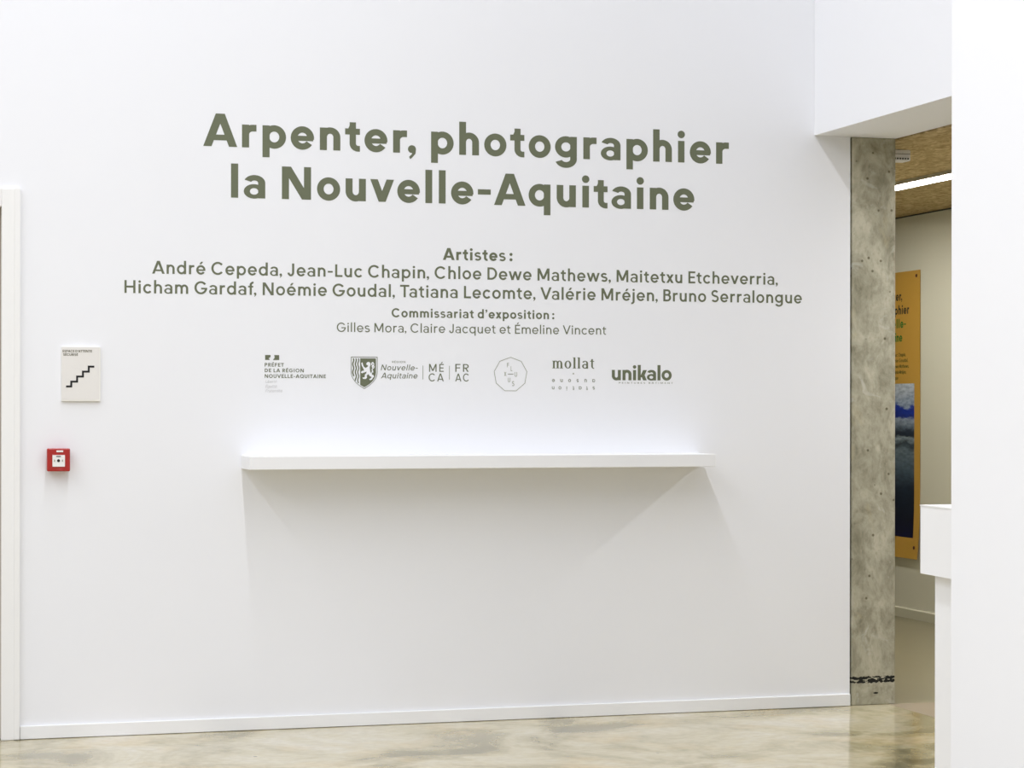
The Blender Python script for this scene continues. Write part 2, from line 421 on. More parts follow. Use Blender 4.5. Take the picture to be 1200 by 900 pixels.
def glyph(c, w, h=None):
    """-> (polygons, advance box width, left bearing, right bearing) for stem width w."""
    h = h or 0.92 * w
    Wo, Wn = 0.64 + 0.28 * w, 0.52 + 0.46 * w
    ro = XH / 2 + OS
    ST, RD, TI = 0.09, 0.055, 0.03
    if c == ' ': return [], 0.27, 0, 0.0
    if c in 'ao' and c == 'o': return ring(Wo / 2, XH / 2, Wo / 2, ro, 0, 360, w * .95, h), Wo, RD, RD
    if c in 'pbdq':
        P = ring(Wo / 2, XH / 2, Wo / 2, ro, 0, 360, w * .95, h)
        P += rect(0, DSC, w, XH) if c in 'pq' else rect(0, 0, w, ASC)
        if c in 'dq': return mirror_x(P, Wo), Wo, RD, ST
        return P, Wo, ST, RD
    if c == 'g':
        P = ring(Wo / 2, XH / 2 + .02, Wo / 2, ro - .02, 0, 360, w * .95, h) + rect(Wo - w, -.02, Wo, XH)
        P += ring(Wo / 2, -.02, Wo / 2, 0.28, 200, 360, w, h * .95)
        return P, Wo, RD, ST
    if c in 'eé':
        cy = XH / 2; bt = min(0.8 * h, .17)
        P = ring(Wo / 2, cy, Wo / 2, ro, -7, 325, w * .95, h)
        P += rect(w * .6, cy - .042 - bt * .3, Wo - w * .12, cy - .042 + bt * .7)
        if c == 'é': P += acute(Wo / 2, XH + .09, w)
        return P, Wo, RD, RD
    if c == 'c': return ring(Wo / 2, XH / 2, Wo / 2, ro, 40, 320, w * .95, h), Wo * .93, RD, RD * .8
    if c in 'nhu':
        ry = 0.31
        P = ring(Wn / 2, XH + OS - ry, Wn / 2, ry, 0, 180, w, h) + rect(Wn - w, 0, Wn, XH + OS - ry)
        if c == 'u': P = turn(P + rect(0, 0, w, XH), Wn, XH); return P, Wn, .085, ST
        P += rect(0, 0, w, ASC if c == 'h' else XH)
        return P, Wn, ST, .08
    if c == 'm':
        ry = 0.31; A = Wn * .96
        P = rect(0, 0, w, XH)
        for k in (0, A - w):
            P += [[(x + k, y) for x, y in p] for p in ring(A / 2, XH + OS - ry, A / 2, ry, 0, 180, w, h) + rect(A - w, 0, A, XH + OS - ry)]
        return P, 2 * A - w, ST, .08
    if c == 'r':
        Wr = .3 + .6 * w
        cx = .2 + .6 * w; P = rect(0, 0, w, XH) + ring(cx, XH + .003 - .3, cx, .3, 90, 180, w, h * 1.05) + rect(cx - .001, XH + .003 - h * 1.05, Wr, XH + .003)
        return P, Wr, ST, .06
    if c == 'a':
        Wa = .5 + .65 * w; cy = XH + OS - .24
        P = ring(Wa / 2, cy, Wa / 2, .24, 0, 158, w, h * .85) + rect(Wa - w, 0, Wa, cy)
        by = .208; P += ring(Wa * .48, by, Wa * .48, by + OS, 0, 360, w * .85, max(h * .62, .08))
        return P, Wa, .05, .075
    if c == 't':
        Wt = .3 + .7 * w; sx = .06 + .36 * w; ry = .235
        P = rect(sx, ry, sx + w * .9, .89) + rect(0, XH - h * .95, Wt, XH)
        cx = sx + .17 + .4 * w; P += ring(cx, ry, cx - sx, ry + OS, 180, 270, w * .9, h * .92) + rect(cx - .001, -OS, Wt, h * .92 - OS)
        P += [[(sx - .045, XH - .01), (sx, XH - .01), (sx, XH + .09)]]
        return P, Wt, .035, .055
    if c == 'f':
        Wf = .3 + .6 * w; sx = .08 + .25 * w; ry = .26
        P = rect(sx, 0, sx + w, ASC + OS - ry) + rect(0, XH - h * .86, Wf * .97, XH)
        P += ring(Wf + .02, ASC + OS - ry, Wf + .02 - sx, ry, 92, 180, w, h)
        return P, Wf, .03, .03
    if c in 'ij':
        r = .57 * w
        P = disc(w / 2, .905, max(r, .085)) + (rect(0, 0, w, XH) if c == 'i' else rect(0, -.06, w, XH))
        if c == 'j': P += ring(-.12, -.06, .12 + w, .22, 270, 360, w, h * .9)
        return P, w, ST + .005, ST + .005
    if c == 'l': return rect(0, 0, w, ASC), w, ST, ST
    if c == 'k':
        Wk = .5 + .6 * w
        P = rect(0, 0, w, ASC) + para(w * .7, .2, Wk - w * 1.25, XH, w * 1.25) + para(Wk - w * 1.25, 0, w * 1.1, .36, w * 1.2)
        return P, Wk, ST, .02
    if c in 'vV':
        H, W, t = (XH, .6 + .6 * w, 1.08 * w) if c == 'v' else (1.0, .72 + 1.2 * w, 1.1 * w)
        b = .5 * w; iy = H - (W / 2 - t) * H / (W / 2 - b)
        return [[(0, H), (W / 2 - b, 0), (W / 2, 0), (W / 2, iy), (t, H)], [(W, H), (W - t, H), (W / 2, iy), (W / 2, 0), (W / 2 + b, 0)]], W, .02, .02
    if c == 'w':
        W, H = .92 + .9 * w, XH; t = 1.02 * w; P = []
        q = W / 2 + t * .5
        for k in (0, W - q):
            b = .5 * w; iy = H - (q / 2 - t) * H / (q / 2 - b)
            P += [[(k, H), (k + q / 2 - b, 0), (k + q / 2, 0), (k + q / 2, iy), (k + t, H)], [(k + q, H), (k + q - t, H), (k + q / 2, iy), (k + q / 2, 0), (k + q / 2 + b, 0)]]
        return P, W, .02, .02
    if c in 'xX':
        H, W = (XH, .52 + .62 * w) if c == 'x' else (1.0, .6 + .7 * w); t = 1.2 * w
        return para(0, 0, W - t, H, t) + para(W - t, 0, 0, H, t), W, .02, .02
    if c == 'y':
        W = .6 + .6 * w; t = 1.08 * w
        return para(W / 2 - t * .55, 0, 0, XH, t) + para(W / 2 - t * .95, DSC, W - t, XH, t), W, .02, .02
    if c == 's': return esse(.5 + .35 * w, XH, min(.9 * w, .148)), .5 + .35 * w, .045, .045
    if c == 'S': return esse(.58 + .35 * w, 1.0, min(.92 * w, .19)), .58 + .35 * w, .055, .055
    if c in 'AÂ':
        W = .72 + 1.3 * w; ap = 1.25 * w; t = 1.14 * w
        P = para(0, 0, (W - ap) / 2, 1, t) + para(W - t, 0, (W + ap) / 2 - t, 1, t)
        y0 = .2 + (.155 - w) * .2; k = (W - ap) / 2
        P += [[(k * y0 + t * .5, y0), (W - k * y0 - t * .5, y0), (W - k * (y0 + .88 * h) - t * .5, y0 + .88 * h), (k * (y0 + .88 * h) + t * .5, y0 + .88 * h)]]
        P += [[((W - ap) / 2, 1), ((W + ap) / 2, 1), (W / 2 + .02, .8), (W / 2 - .02, .8)]]
        if c == 'Â': P += para(W / 2 - .2, 1.06, W / 2 - .06, 1.2, .12) + para(W / 2 + .08, 1.06, W / 2 - .06, 1.2, .12)
        return P, W, .02, .02
    if c == 'N':
        W = .7 + .82 * w
        return rect(0, 0, w, 1) + rect(W - w, 0, W, 1) + para(W - 1.28 * w, 0, 0, 1, 1.28 * w), W, .1, .1
    if c == 'H':
        W = .68 + .8 * w
        return rect(0, 0, w, 1) + rect(W - w, 0, W, 1) + rect(0, .5 - h / 2, W, .5 + h / 2), W, .1, .1
    if c == 'M':
        W = .86 + .7 * w; cx = W / 2
        P = rect(0, 0, w, 1) + rect(W - w, 0, W, 1)
        P += para(cx - .62 * w, .12, 0, 1, 1.2 * w) + para(cx - .58 * w, .12, W - 1.2 * w, 1, 1.2 * w)
        return P, W, .1, .1
    if c in 'EÉF':
        W = .5 + .5 * w
        P = rect(0, 0, w, 1) + rect(0, 1 - h, W, 1) + rect(0, .5 - h * .45, W * .92, .5 + h * .5)
        if c != 'F': P += rect(0, 0, W, h)
        if c == 'É': P += acute(W / 2 + .02, 1.07, w)
        return P, W, .1, .05
    if c == 'L': W = .5 + .4 * w; return rect(0, 0, w, 1) + rect(0, 0, W, h), W, .1, .03
    if c == 'T': W = .64 + .5 * w; return rect(W / 2 - w / 2, 0, W / 2 + w / 2, 1) + rect(0, 1 - h, W, 1), W, .03, .03
    if c == 'I': return rect(0, 0, w, 1), w, .1, .1
    if c in 'PRB':
        W = .56 + .5 * w; r = .29 if c != 'B' else .265
        P = rect(0, 0, w, 1) + ring(W - r - (.03 if c == 'B' else 0), 1 - r, r, r, -90, 90, w, h)
        P += rect(0, 1 - h, W - r, 1) + rect(0, 1 - 2 * r, W - r, 1 - 2 * r + h)
        if c == 'R': P += para(W - 1.15 * w, 0, W * .34, .46, 1.2 * w)
        if c == 'B':
            r2 = (1 - 2 * r + h) / 2
            P += ring(W - r2 + .01, r2, r2, r2, -90, 90, w, h) + rect(0, 0, W - r2 + .01, h)
        return P, W, .1, .05
    if c == 'D':
        W = .68 + .6 * w; rx = W - .3
        return rect(0, 0, w, 1) + rect(0, 0, .3, h) + rect(0, 1 - h, .3, 1) + ring(.3, .5, rx, .5, -90, 90, w, h), W, .1, .055
    if c in 'OQ':
        W = .9 + .5 * w
        P = ring(W / 2, .5, W / 2, .5 + OS, 0, 360, w, h)
        if c == 'Q': P += para(W - w * .9, -.04, W * .55, .32, w * 1.1)
        return P, W, .055, .055
    if c in 'CG':
        W = .88 + .5 * w
        P = ring(W / 2, .5, W / 2, .5 + OS, 40 if c == 'C' else 36, 320 if c == 'C' else 352, w, h)
        if c == 'G': P += rect(W * .52, .5 - h * .9, W - .005, .5)
        return P, W * (.95 if c == 'C' else 1), .055, .055
    if c == 'J':
        W = .44 + .5 * w; rx = W / 2
        return rect(W - w, .3, W, 1) + ring(rx, .3, rx, .3 + OS, 188, 360, w, h), W, .03, .1
    if c == 'U':
        W = .66 + .5 * w; rx = W / 2
        return rect(W - w, .34, W, 1) + rect(0, .34, w, 1) + ring(rx, .34, rx, .34 + OS, 180, 360, w, h), W, .09, .09
    if c == '-': return rect(0, .4 - h * .42, .3 + .5 * w, .4 + h * .42), .3 + .5 * w, .06, .06
    if c in ',\u2019':
        r = max(.58 * w, .085); y = r if c == ',' else 1.0 - r
        P = disc(r, y, r) + [[(2 * r, y), (2 * r - r * .1, y - r * 1.1), (r * 1.1, y - r * 2.1), (r * .55, y - r * 2.55), (r * .3, y - r * 1.95), (r * .95, y - r * 1.3), (r * 1.2, y - r * .6)]]
        return P, 2 * r, .01 if c == ',' else .05, .05
    if c == "'": return rect(0, .68, w * .9, 1), w * .9, .06, .06
    if c == ':': r = .62 * w; return disc(r, r, r) + disc(r, .58, r), 2 * r, .26, .05
    if c == '.': r = .6 * w; return disc(r, r, r), 2 * r, .05, .05
    raise KeyError(c)

KERN = {('T', 'a'): -.1, ('V', 'a'): -.07, ('V', 'i'): -.02, ('A', 'r'): .0, ('r', ','): -.07, ('f', ','): -.03, ('L', 'A'): -.03, ('A', 'T'): -.08, ('A', 'V'): -.1, ('t', '.'): 0}
def text_polys(s, x0, x1, z, cap, wt, slant=0.0, contrast=None, track=None, serifs=False):
    """Lay a line out between x0 and x1 (the ink's edges); the letter spacing takes up the slack."""
    global XH
    XH = 0.695 if wt >= 0.2 else 0.715
    items, x = [], 0.0
    gl = [glyph(c, wt, contrast) for c in s]
    for i, (c, g) in enumerate(zip(s, gl)):
        if i: x += gl[i - 1][3] + g[2] + KERN.get((s[i - 1], c), 0)
        P = list(g[0])
        if serifs and c in 'ml':
            A = (0.52 + 0.46 * wt) * .96
            for k in ((0, A - wt, 2 * A - 2 * wt) if c == 'm' else (0,)): P += rect(k - .07, 0, k + wt + .07, .045)
            P += rect(-.08, XH - .05, wt * .5, XH) if c == 'm' else rect(-.08, ASC - .05, wt * .5, ASC)
        items.append((P, x)); x += g[1]
    nat = x * cap
    gaps = max(1, len(s) - 1)
    sx = 1.0; t = 0.0
    if x1 is not None:
        d = (x1 - x0) - nat
        if track is None:
            # share the slack between width and spacing
            sx = 1.0 + 0.5 * d / nat
            t = ((x1 - x0) - nat * sx) / gaps
        else:
            t = track * cap; sx = ((x1 - x0) - t * gaps) / nat
    out = []
    for i, (P, xx) in enumerate(items):
        for p in P:
            out.append([(x0 + (xx + u + slant * v) * cap * sx + t * i, z + v * cap) for u, v in p])
    return out

# ------------------------------------------------------------------ the room
HALL_H = 6.75
structure('floor', M_FLOOR, (-9, 4.262, -16, 0.4, -0.12, 0.0))
structure('floor_corridor', M_CORRFLOOR, (4.262, 6.3, 0.0, 9.2, -0.12, 0.0005))
structure('floor_counter', M_THRESH, (4.262, 6.3, -6.2, 0.0, -0.12, 0.0005))
structure('wall_back', M_WALL, (0.526, 4.074, 0.0, 0.3, 0.0, HALL_H), (-9, 0.456 - 0.9, 0.0, 0.3, 0.0, HALL_H), (-0.444, 0.526, 0.0, 0.3, 2.157, HALL_H), (4.074, 4.294, 0.0, 0.3, 2.488, HALL_H))
structure('wall_right', M_WALL, (3.03, 3.22, -9.5, -2.93, 0.0, HALL_H))
structure('header_right', M_WALL, (3.903, 4.294, -6.2, -0.0005, 2.488, HALL_H))
structure('ceiling_corridor', M_WOODWOOL, (4.322, 6.3, -6.2, 9.2, 2.488, 2.6))
structure('trim_ceiling_joint', M_DARK, (4.294, 4.322, -6.2, 9.0, 2.505, 2.6), (6.098, 6.11, -6.2, 9.2, 2.482, 2.4885))
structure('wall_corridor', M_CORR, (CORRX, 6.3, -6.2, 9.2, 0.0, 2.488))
structure('wall_corridor_light_stop', M_CORR, (4.0, 4.293, 0.42, 9.2, 0.0, 2.6))  # unseen wall, added to keep the passage light contained
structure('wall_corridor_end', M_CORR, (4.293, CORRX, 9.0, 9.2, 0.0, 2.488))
structure('wall_counter_light_stop', M_CORR, (4.294, CORRX, -6.2, -6.0, 0.0, 2.488))  # unseen wall, added to stop light leaking in past the counter
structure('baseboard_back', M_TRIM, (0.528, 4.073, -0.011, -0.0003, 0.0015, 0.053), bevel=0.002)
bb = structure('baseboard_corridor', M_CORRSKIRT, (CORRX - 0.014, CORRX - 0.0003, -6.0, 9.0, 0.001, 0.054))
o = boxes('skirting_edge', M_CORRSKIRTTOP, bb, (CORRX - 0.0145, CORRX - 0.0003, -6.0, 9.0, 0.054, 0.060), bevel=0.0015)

pil = structure('pillar', M_CONC, (4.083, 4.292, 0.0, 0.42, 0.0, 2.4875), bevel=0.004,
                label='raw grey concrete pillar between the lettered white wall and the passage', cat='pillar')

# door casing at the far left with the leaf set back in it
d1 = structure('door_1', M_CASE, (0.456, 0.526, -0.014, 0.10, 0.0, 2.157), (-0.514, -0.444, -0.014, 0.10, 0.0, 2.157), (-0.444, 0.456, -0.014, 0.10, 2.085, 2.157), bevel=0.003,
               label='white door casing at the left edge of the lettered wall', cat='door')
boxes('door_leaf', M_DOOR, d1, (-0.443, 0.4555, 0.05, 0.09, 0.006, 2.084))
boxes('casing_bead', M_CASE, d1, (0.505, 0.5262, -0.019, -0.0142, 0.004, 2.1565))

# ------------------------------------------------------------------ shelf on the wall
t = thing('wall_shelf', (2.384, 0, 1.056), 'long white floating shelf on the white wall below the olive lettering', 'shelf')
boxes('shelf_board', M_SHELF, t, (1.399, 3.368, -0.2, -0.0004, 1.056, 1.1085), bevel=0.0015)
boxes('back_edge', M_SHELF, t, (1.402, 3.365, -0.006, -0.0004, 1.1085, 1.1125), bevel=0.001)

# ------------------------------------------------------------------ lettering on the wall
def block(label, cat, lines, name='wall_lettering', part='text_line'):
    """One transfer of vinyl lettering; every line of it is a part."""
    cx = sum(l[1] + l[2] for l in lines) / 2 / len(lines); z = min(l[3] for l in lines)
    r = thing(name, (cx, 0, z), label, cat)
    for l in lines:
        s, x0, x1, z0, cap, wt = l[:6]; kw = l[6] if len(l) > 6 else {}
        mt = kw.pop('m', M_VINYL) if kw else M_VINYL
        prisms(part, text_polys(s, x0, x1, z0, cap, wt, **kw), mt, r)
    return r

block('two line exhibition title in big bold olive letters high on the white wall', 'lettering', [
    ('Arpenter, photographier', 1.244, 3.504, 2.3505, 0.132, 0.212),
    ('la Nouvelle-Aquitaine', 1.356, 3.346, 2.1465, 0.132, 0.212)])
block('three centred olive lines naming the artists, under the big title', 'lettering', [
    ('Artistes:', 2.236, 2.536, 1.9135, 0.0493, 0.205),
    ('Andr\u00e9 Cepeda, Jean-Luc Chapin, Chloe Dewe Mathews, Maitetxu Etcheverria,', 1.041, 3.732, 1.8350, 0.0510, 0.162),
    ('Hicham Gardaf, No\u00e9mie Goudal, Tatiana Lecomte, Val\u00e9rie Mr\u00e9jen, Bruno Serralongue', 0.932, 3.845, 1.7562, 0.0510, 0.162)])
block('two small olive lines crediting the curators, just above the row of logos', 'lettering', [
    ('Commissariat d\u2019exposition:', 2.019, 2.719, 1.6737, 0.0365, 0.19),
    ('Gilles Mora, Claire Jacquet et \u00c9meline Vincent', 1.790, 2.948, 1.6112, 0.0372, 0.122)])

LG = 'sponsor logos in a row above the shelf'
# state prefecture mark
r = thing('printed_logo', (1.62, 0, 1.36), 'leftmost logo of the row, olive capitals under a small split flag', 'logo', LG)
z0, z1 = 1.4942, 1.5141
prisms('flag_mark', [[(1.4953, z0), (1.5135, z0), (1.5125, z0 + .0042), (1.5085, z0 + .0065), (1.5122, z0 + .0085), (1.5175, z0 + .0125), (1.5175, z1), (1.4953, z1)],
                     [(1.5275, z0), (1.5526, z0), (1.5526, z1), (1.5322, z1), (1.5342, z0 + .0105), (1.5325, z0 + .0065), (1.5292, z0 + .003)]], M_VINYL, r)
for s, x1, z, c in (('PR\u00c9FET', 1.5719, 1.4674, .0145), ('DE LA R\u00c9GION', 1.6538, 1.4448, .0145), ('NOUVELLE-AQUITAINE', 1.7449, 1.4217, .0148)):
    prisms('text_line', text_polys(s, 1.4938, x1, z, c, .185), M_VINYL, r)
for s, x1, z in (('Libert\u00e9', 1.5423, 1.4022), ('\u00c9galit\u00e9', 1.5423, 1.3822), ('Fraternit\u00e9', 1.5646, 1.3638)):
    prisms('motto_line', text_polys(s, 1.4967, x1, z, .0112, .10, slant=.25), M_VINYL_PALE, r)['label'] = 'faint pale grey italic line'

# shield with a lion, drawn in the units of a 655 x 900 sketch of the emblem
def sh(x, y): return (1.8491 + (x - 103) / 509 * 0.1109, 1.5100 - (y - 132) / 618 * 0.1317)
def shield_outline(gr):
    L, R, T, B = 103 + gr, 612 - gr, 132 + gr, 750 - gr * 1.15
    cx = (L + R) / 2; pts = [(L + 8, T), (R - 8, T), (R, T + 8), (R, 430)]
    n = 12
    pr = []
    for i in range(1, n + 1):
        t_ = i / n
        ax, ay, bx, by, qx, qy = R, 430, R - 8, 610, cx, B
        pr.append(((1 - t_) ** 2 * ax + 2 * t_ * (1 - t_) * bx + t_ * t_ * qx, (1 - t_) ** 2 * ay + 2 * t_ * (1 - t_) * by + t_ * t_ * qy))
    pts += pr + [(2 * cx - x, y) for x, y in reversed(pr[:-1])] + [(L, 430), (L, T + 8)]
    return pts
def band(a, b):
    return [[sh(*a[i]), sh(*a[(i + 1) % len(a)]), sh(*b[(i + 1) % len(a)]), sh(*b[i])] for i in range(len(a))]
r = thing('printed_logo', (2.06, 0, 1.378), 'logo with an olive lion shield followed by italic lettering and four capital syllables', 'logo', LG)
prisms('shield_border', band(shield_outline(0), shield_outline(11)), M_VINYL, r)
inner = shield_outline(30)
def clip_x(poly, xc, keep_right):
    out = []
    for i in range(len(poly)):
        a, b_ = poly[i], poly[(i + 1) % len(poly)]
        ina, inb = (a[0] >= xc) == keep_right, (b_[0] >= xc) == keep_right
        if ina: out.append(a)
        if ina != inb:
            k = (xc - a[0]) / (b_[0] - a[0]); out.append((xc, a[1] + k * (b_[1] - a[1])))
    return out
def half_y(x):      # lower edge of the inner shield at x
    ys = []
    for i in range(len(inner)):
        a, b_ = inner[i], inner[(i + 1) % len(inner)]
        if min(a[0], b_[0]) <= x <= max(a[0], b_[0]) and a[0] != b_[0]:
            ys.append(a[1] + (x - a[0]) / (b_[0] - a[0]) * (b_[1] - a[1]))
    return max(ys)
right_half = clip_x(inner, 280, True)
prisms('shield_field', [[sh(*p) for p in right_half]], M_VINYL, r)
wav = []
for xc, wd in ((150, 30), (200, 28), (246, 26)):
    n = 26; ye = half_y(min(max(xc, 140), 300)) - 6
    pts = [(xc - 4 + 9 * math.sin((y / 78.0) * math.pi), y) for y in [164 + (ye - 164) * i / n for i in range(n + 1)]]
    wav += [[sh(*q_) for q_ in p] for p in stroke(pts, wd * .82)]
prisms('shield_wave', wav, M_VINYL, r)
lion = [[(408, 240), (440, 228), (470, 245), (478, 285), (462, 330), (470, 420), (440, 440), (400, 420), (352, 392), (380, 350), (410, 330), (432, 310), (412, 288), (392, 280)],
        [(352, 392), (400, 360), (345, 320), (330, 270), (322, 240), (300, 250), (308, 300), (335, 350)],
        [(380, 365), (352, 398), (310, 405), (292, 435), (318, 450), (360, 432), (425, 410), (420, 380)],
        [(425, 410), (470, 415), (500, 470), (535, 485), (545, 515), (520, 540), (505, 570), (462, 582), (452, 560), (485, 545), (498, 520), (460, 500), (440, 470)],
        [(440, 425), (435, 470), (405, 490), (410, 535), (385, 560), (330, 556), (322, 532), (360, 528), (370, 500), (366, 478), (395, 450), (400, 425)],
        [(500, 470), (512, 430), (530, 440), (528, 400), (512, 372), (530, 360), (552, 345), (556, 315), (545, 300), (548, 262), (525, 228), (498, 240), (488, 280), (505, 300), (500, 330), (515, 345), (498, 372), (505, 405), (490, 450)]]
prisms('white_lion', [[sh(*q_) for q_ in p] for p in lion], M_WALL, r, d0=0.0007, d1=0.0009)
prisms('lion_tail_spot', [[sh(*q_) for q_ in p] for p in ([(510, 258), (528, 262), (530, 290), (515, 292)], [(528, 318), (540, 322), (536, 338), (526, 334)])], M_VINYL, r, d0=0.0009, d1=0.0011)
prisms('small_caps_line', text_polys('R\u00c9GION', 2.0215, 2.0775, 1.4857, .0082, .14), M_VINYL_THIN, r)
prisms('text_line', text_polys('Nouvelle-', 1.9738, 2.1279, 1.4552, .0232, .128, slant=.2), M_VINYL, r)
prisms('text_line', text_polys('Aquitaine', 1.9749, 2.1268, 1.4223, .0232, .128, slant=.2), M_VINYL, r)
for xs in (2.1517, 2.2645):
    prisms('separator_bar', [[(xs - .0011, 1.4185), (xs + .0011, 1.4185), (xs + .0011, 1.4755), (xs - .0011, 1.4755)]], M_VINYL_THIN, r)
for s, x0, x1, z in (('M\u00c9', 2.1778, 2.2404, 1.4502), ('CA', 2.176, 2.2405, 1.411), ('FR', 2.2897, 2.3472, 1.4508), ('AC', 2.2897, 2.3491, 1.411)):
    prisms('capital_pair', text_polys(s, x0, x1, z, .0322, .13, track=.16), M_VINYL, r)

# nine-sided outline with scattered capitals
r = thing('printed_logo', (2.528, 0, 1.375), 'thin nine sided outline logo with scattered condensed capitals inside', 'logo', LG)
nc, nr = (2.5282, 1.4405), 0.0735
non = [(nc[0] + nr * math.sin(2 * math.pi * i / 9), nc[1] + nr * math.cos(2 * math.pi * i / 9)) for i in range(9)]
noi = [(nc[0] + (nr - .0028) * math.sin(2 * math.pi * i / 9), nc[1] + (nr - .0028) * math.cos(2 * math.pi * i / 9)) for i in range(9)]
prisms('outline', [[non[i], non[(i + 1) % 9], noi[(i + 1) % 9], noi[i]] for i in range(9)], M_VINYL_MID, r)
for s, x0, x1, a, b_ in (('F', 2.5128, 2.5211, 1.4706, 1.4891), ('L', 2.5291, 2.5354, 1.4548, 1.475), ('U', 2.5463, 2.5565, 1.4316, 1.4512),
                         ('X', 2.4999, 2.5098, 1.4346, 1.451), ('U', 2.5169, 2.5269, 1.4086, 1.4271), ('S', 2.5344, 2.5446, 1.3925, 1.4128)):
    prisms('capital', text_polys(s, x0, x1, a, b_ - a, .16, track=0.0), M_VINYL_MID, r)
prisms('dash', [[(2.5162, 1.4411), (2.5411, 1.4411), (2.5411, 1.4437), (2.5162, 1.4437)]], M_VINYL_THIN, r)

# serif word over two mirrored rows
r = thing('printed_logo', (2.804, 0, 1.379), 'logo of a serif word above two rows of small upside down letters', 'logo', LG)
serif = text_polys('mollat', 2.7135, 2.8955, 1.4677, .0445, .185, contrast=.07, track=.1, serifs=True)
prisms('serif_word', serif, M_VINYL, r)
prisms('dot', disc(2.8038, 1.4458, .0034), M_VINYL_MID, r)
def upside(s, x0, x1, z, cap, parent):
    n = len(s)
    for i, c in enumerate(s):
        g = glyph(c, .15); P, Wg = g[0], g[1]
        if c == 'a':
            P, Wg, _, _ = glyph('o', .15); P = P + rect(Wg - .15, 0, Wg, XH)
        cxx = x0 + .0055 + (x1 - x0 - .011) * i / (n - 1)
        prisms('small_letter', [[(cxx + Wg * cap / 2 - u * cap, z + XH * cap - v * cap) for u, v in p] for p in P], M_VINYL_THIN, parent)
upside('enosua', 2.71, 2.8992, 1.4103, .0175, r)
upside('noitats', 2.7089, 2.8993, 1.3795, .0175, r)

# heavy lower-case word with a line of tiny capitals
r = thing('printed_logo', (3.11, 0, 1.404), 'rightmost logo of the row, heavy tight lower case olive word over tiny capitals', 'logo', LG)
prisms('heavy_word', text_polys('unikalo', 2.9744, 3.2439, 1.4190, .0625, .205, track=-.07), M_VINYL, r)
prisms('tiny_caps_line', text_polys('PEINTURES B\u00c2TIMENT', 3.006, 3.2494, 1.4048, .0062, .14, track=.95), M_VINYL_THIN, r)

# ------------------------------------------------------------------ stair sign
t = thing('wall_sign', (0.761, 0, 1.3265), 'off white plate with a black stair symbol, above the red call point', 'sign')
boxes('sign_holder', M_SIGNBACK, t, (0.6862, 0.8375, -0.012, -0.0004, 1.3262, 1.540), bevel=0.0012)
boxes('sign_sheet', M_SIGN, t, (0.6868, 0.8330, -0.0128, -0.0118, 1.3330, 1.5395))
SIGNP = Plane((0, -0.0128, 0), (1, 0, 0), (0, 0, 1), (0, -1, 0))
prisms('text_line', text_polys("ESPACE D'ATTENTE", 0.6906, 0.8040, 1.5188, .0092, .18), M_BROWNTXT, t, SIGNP)
prisms('text_line', text_polys('S\u00c9CURIS\u00c9', 0.6926, 0.7496, 1.5050, .0090, .18), M_BROWNTXT, t, SIGNP)
st = []; px, pz, hw = 0.7037, 1.3840, 0.0038
xs = [0.7037, 0.7238, 0.7464, 0.7691, 0.7917, 0.8133]; zs = [1.3840, 1.4030, 1.4232, 1.4426, 1.4625]
for i in range(5):
    st += rect(xs[i] - (hw if i else 0), zs[i] - hw, xs[i + 1] + (hw if i < 4 else 0), zs[i] + hw)
    if i < 4: st += rect(xs[i + 1] - hw, zs[i] - hw, xs[i + 1] + hw, zs[i + 1] + hw)
prisms('stair_symbol', st, M_BLACK, t, SIGNP)

# ------------------------------------------------------------------ red call point
t = thing('fire_call_point', (0.6727, 0, 1.0507), 'small square red fire alarm call point on the white wall beside the door casing', 'call point')
bm = bmesh.new()
box(bm, 0.6330, 0.7124, -0.022, -0.0004, 1.0557, 1.1360, bevel=0.003)
link_bm('back_box', bm, M_RED, t)
bm = bmesh.new()
box(bm, 0.6285, 0.7170, -0.050, -0.020, 1.0510, 1.1408, bevel=0.005, seg=3)
link_bm('red_cover', bm, M_RED, t)
boxes('inset_rim', M_RED, t, (0.6462, 0.6994, -0.0512, -0.0495, 1.0665, 1.1175), bevel=0.001)
boxes('white_label', M_LABEL, t, (0.6488, 0.6968, -0.0522, -0.0508, 1.0692, 1.1148), bevel=0.0008)
CPP = Plane((0, -0.0522, 0), (1, 0, 0), (0, 0, 1), (0, -1, 0))
prisms('press_dot', disc(0.6720, 1.0930, 0.0058), M_BLACK, t, CPP)
prisms('arrow_mark', [[(0.6535, 1.0970), (0.6585, 1.0970), (0.6595, 1.0945), (0.6595, 1.0915), (0.6585, 1.0890), (0.6535, 1.0890), (0.6555, 1.0930)]], M_VINYL_MID, t, CPP)
prisms('arrow_mark', [[(0.6905, 1.0970), (0.6855, 1.0970), (0.6845, 1.0945), (0.6845, 1.0915), (0.6855, 1.0890), (0.6905, 1.0890), (0.6885, 1.0930)]], M_VINYL_MID, t, CPP)
prisms('house_mark', rect(0.6625, 1.1080, 0.6815, 1.1098) + rect(0.6635, 1.1103, 0.6805, 1.1115), M_BLACK, t, CPP)
boxes('clear_flap', M_LABEL, t, (0.664, 0.690, -0.0518, -0.0496, 1.1260, 1.1330), bevel=0.001)
boxes('cover_latch', M_RED, t, (0.6655, 0.6900, -0.0516, -0.0496, 1.0535, 1.0600), bevel=0.001)

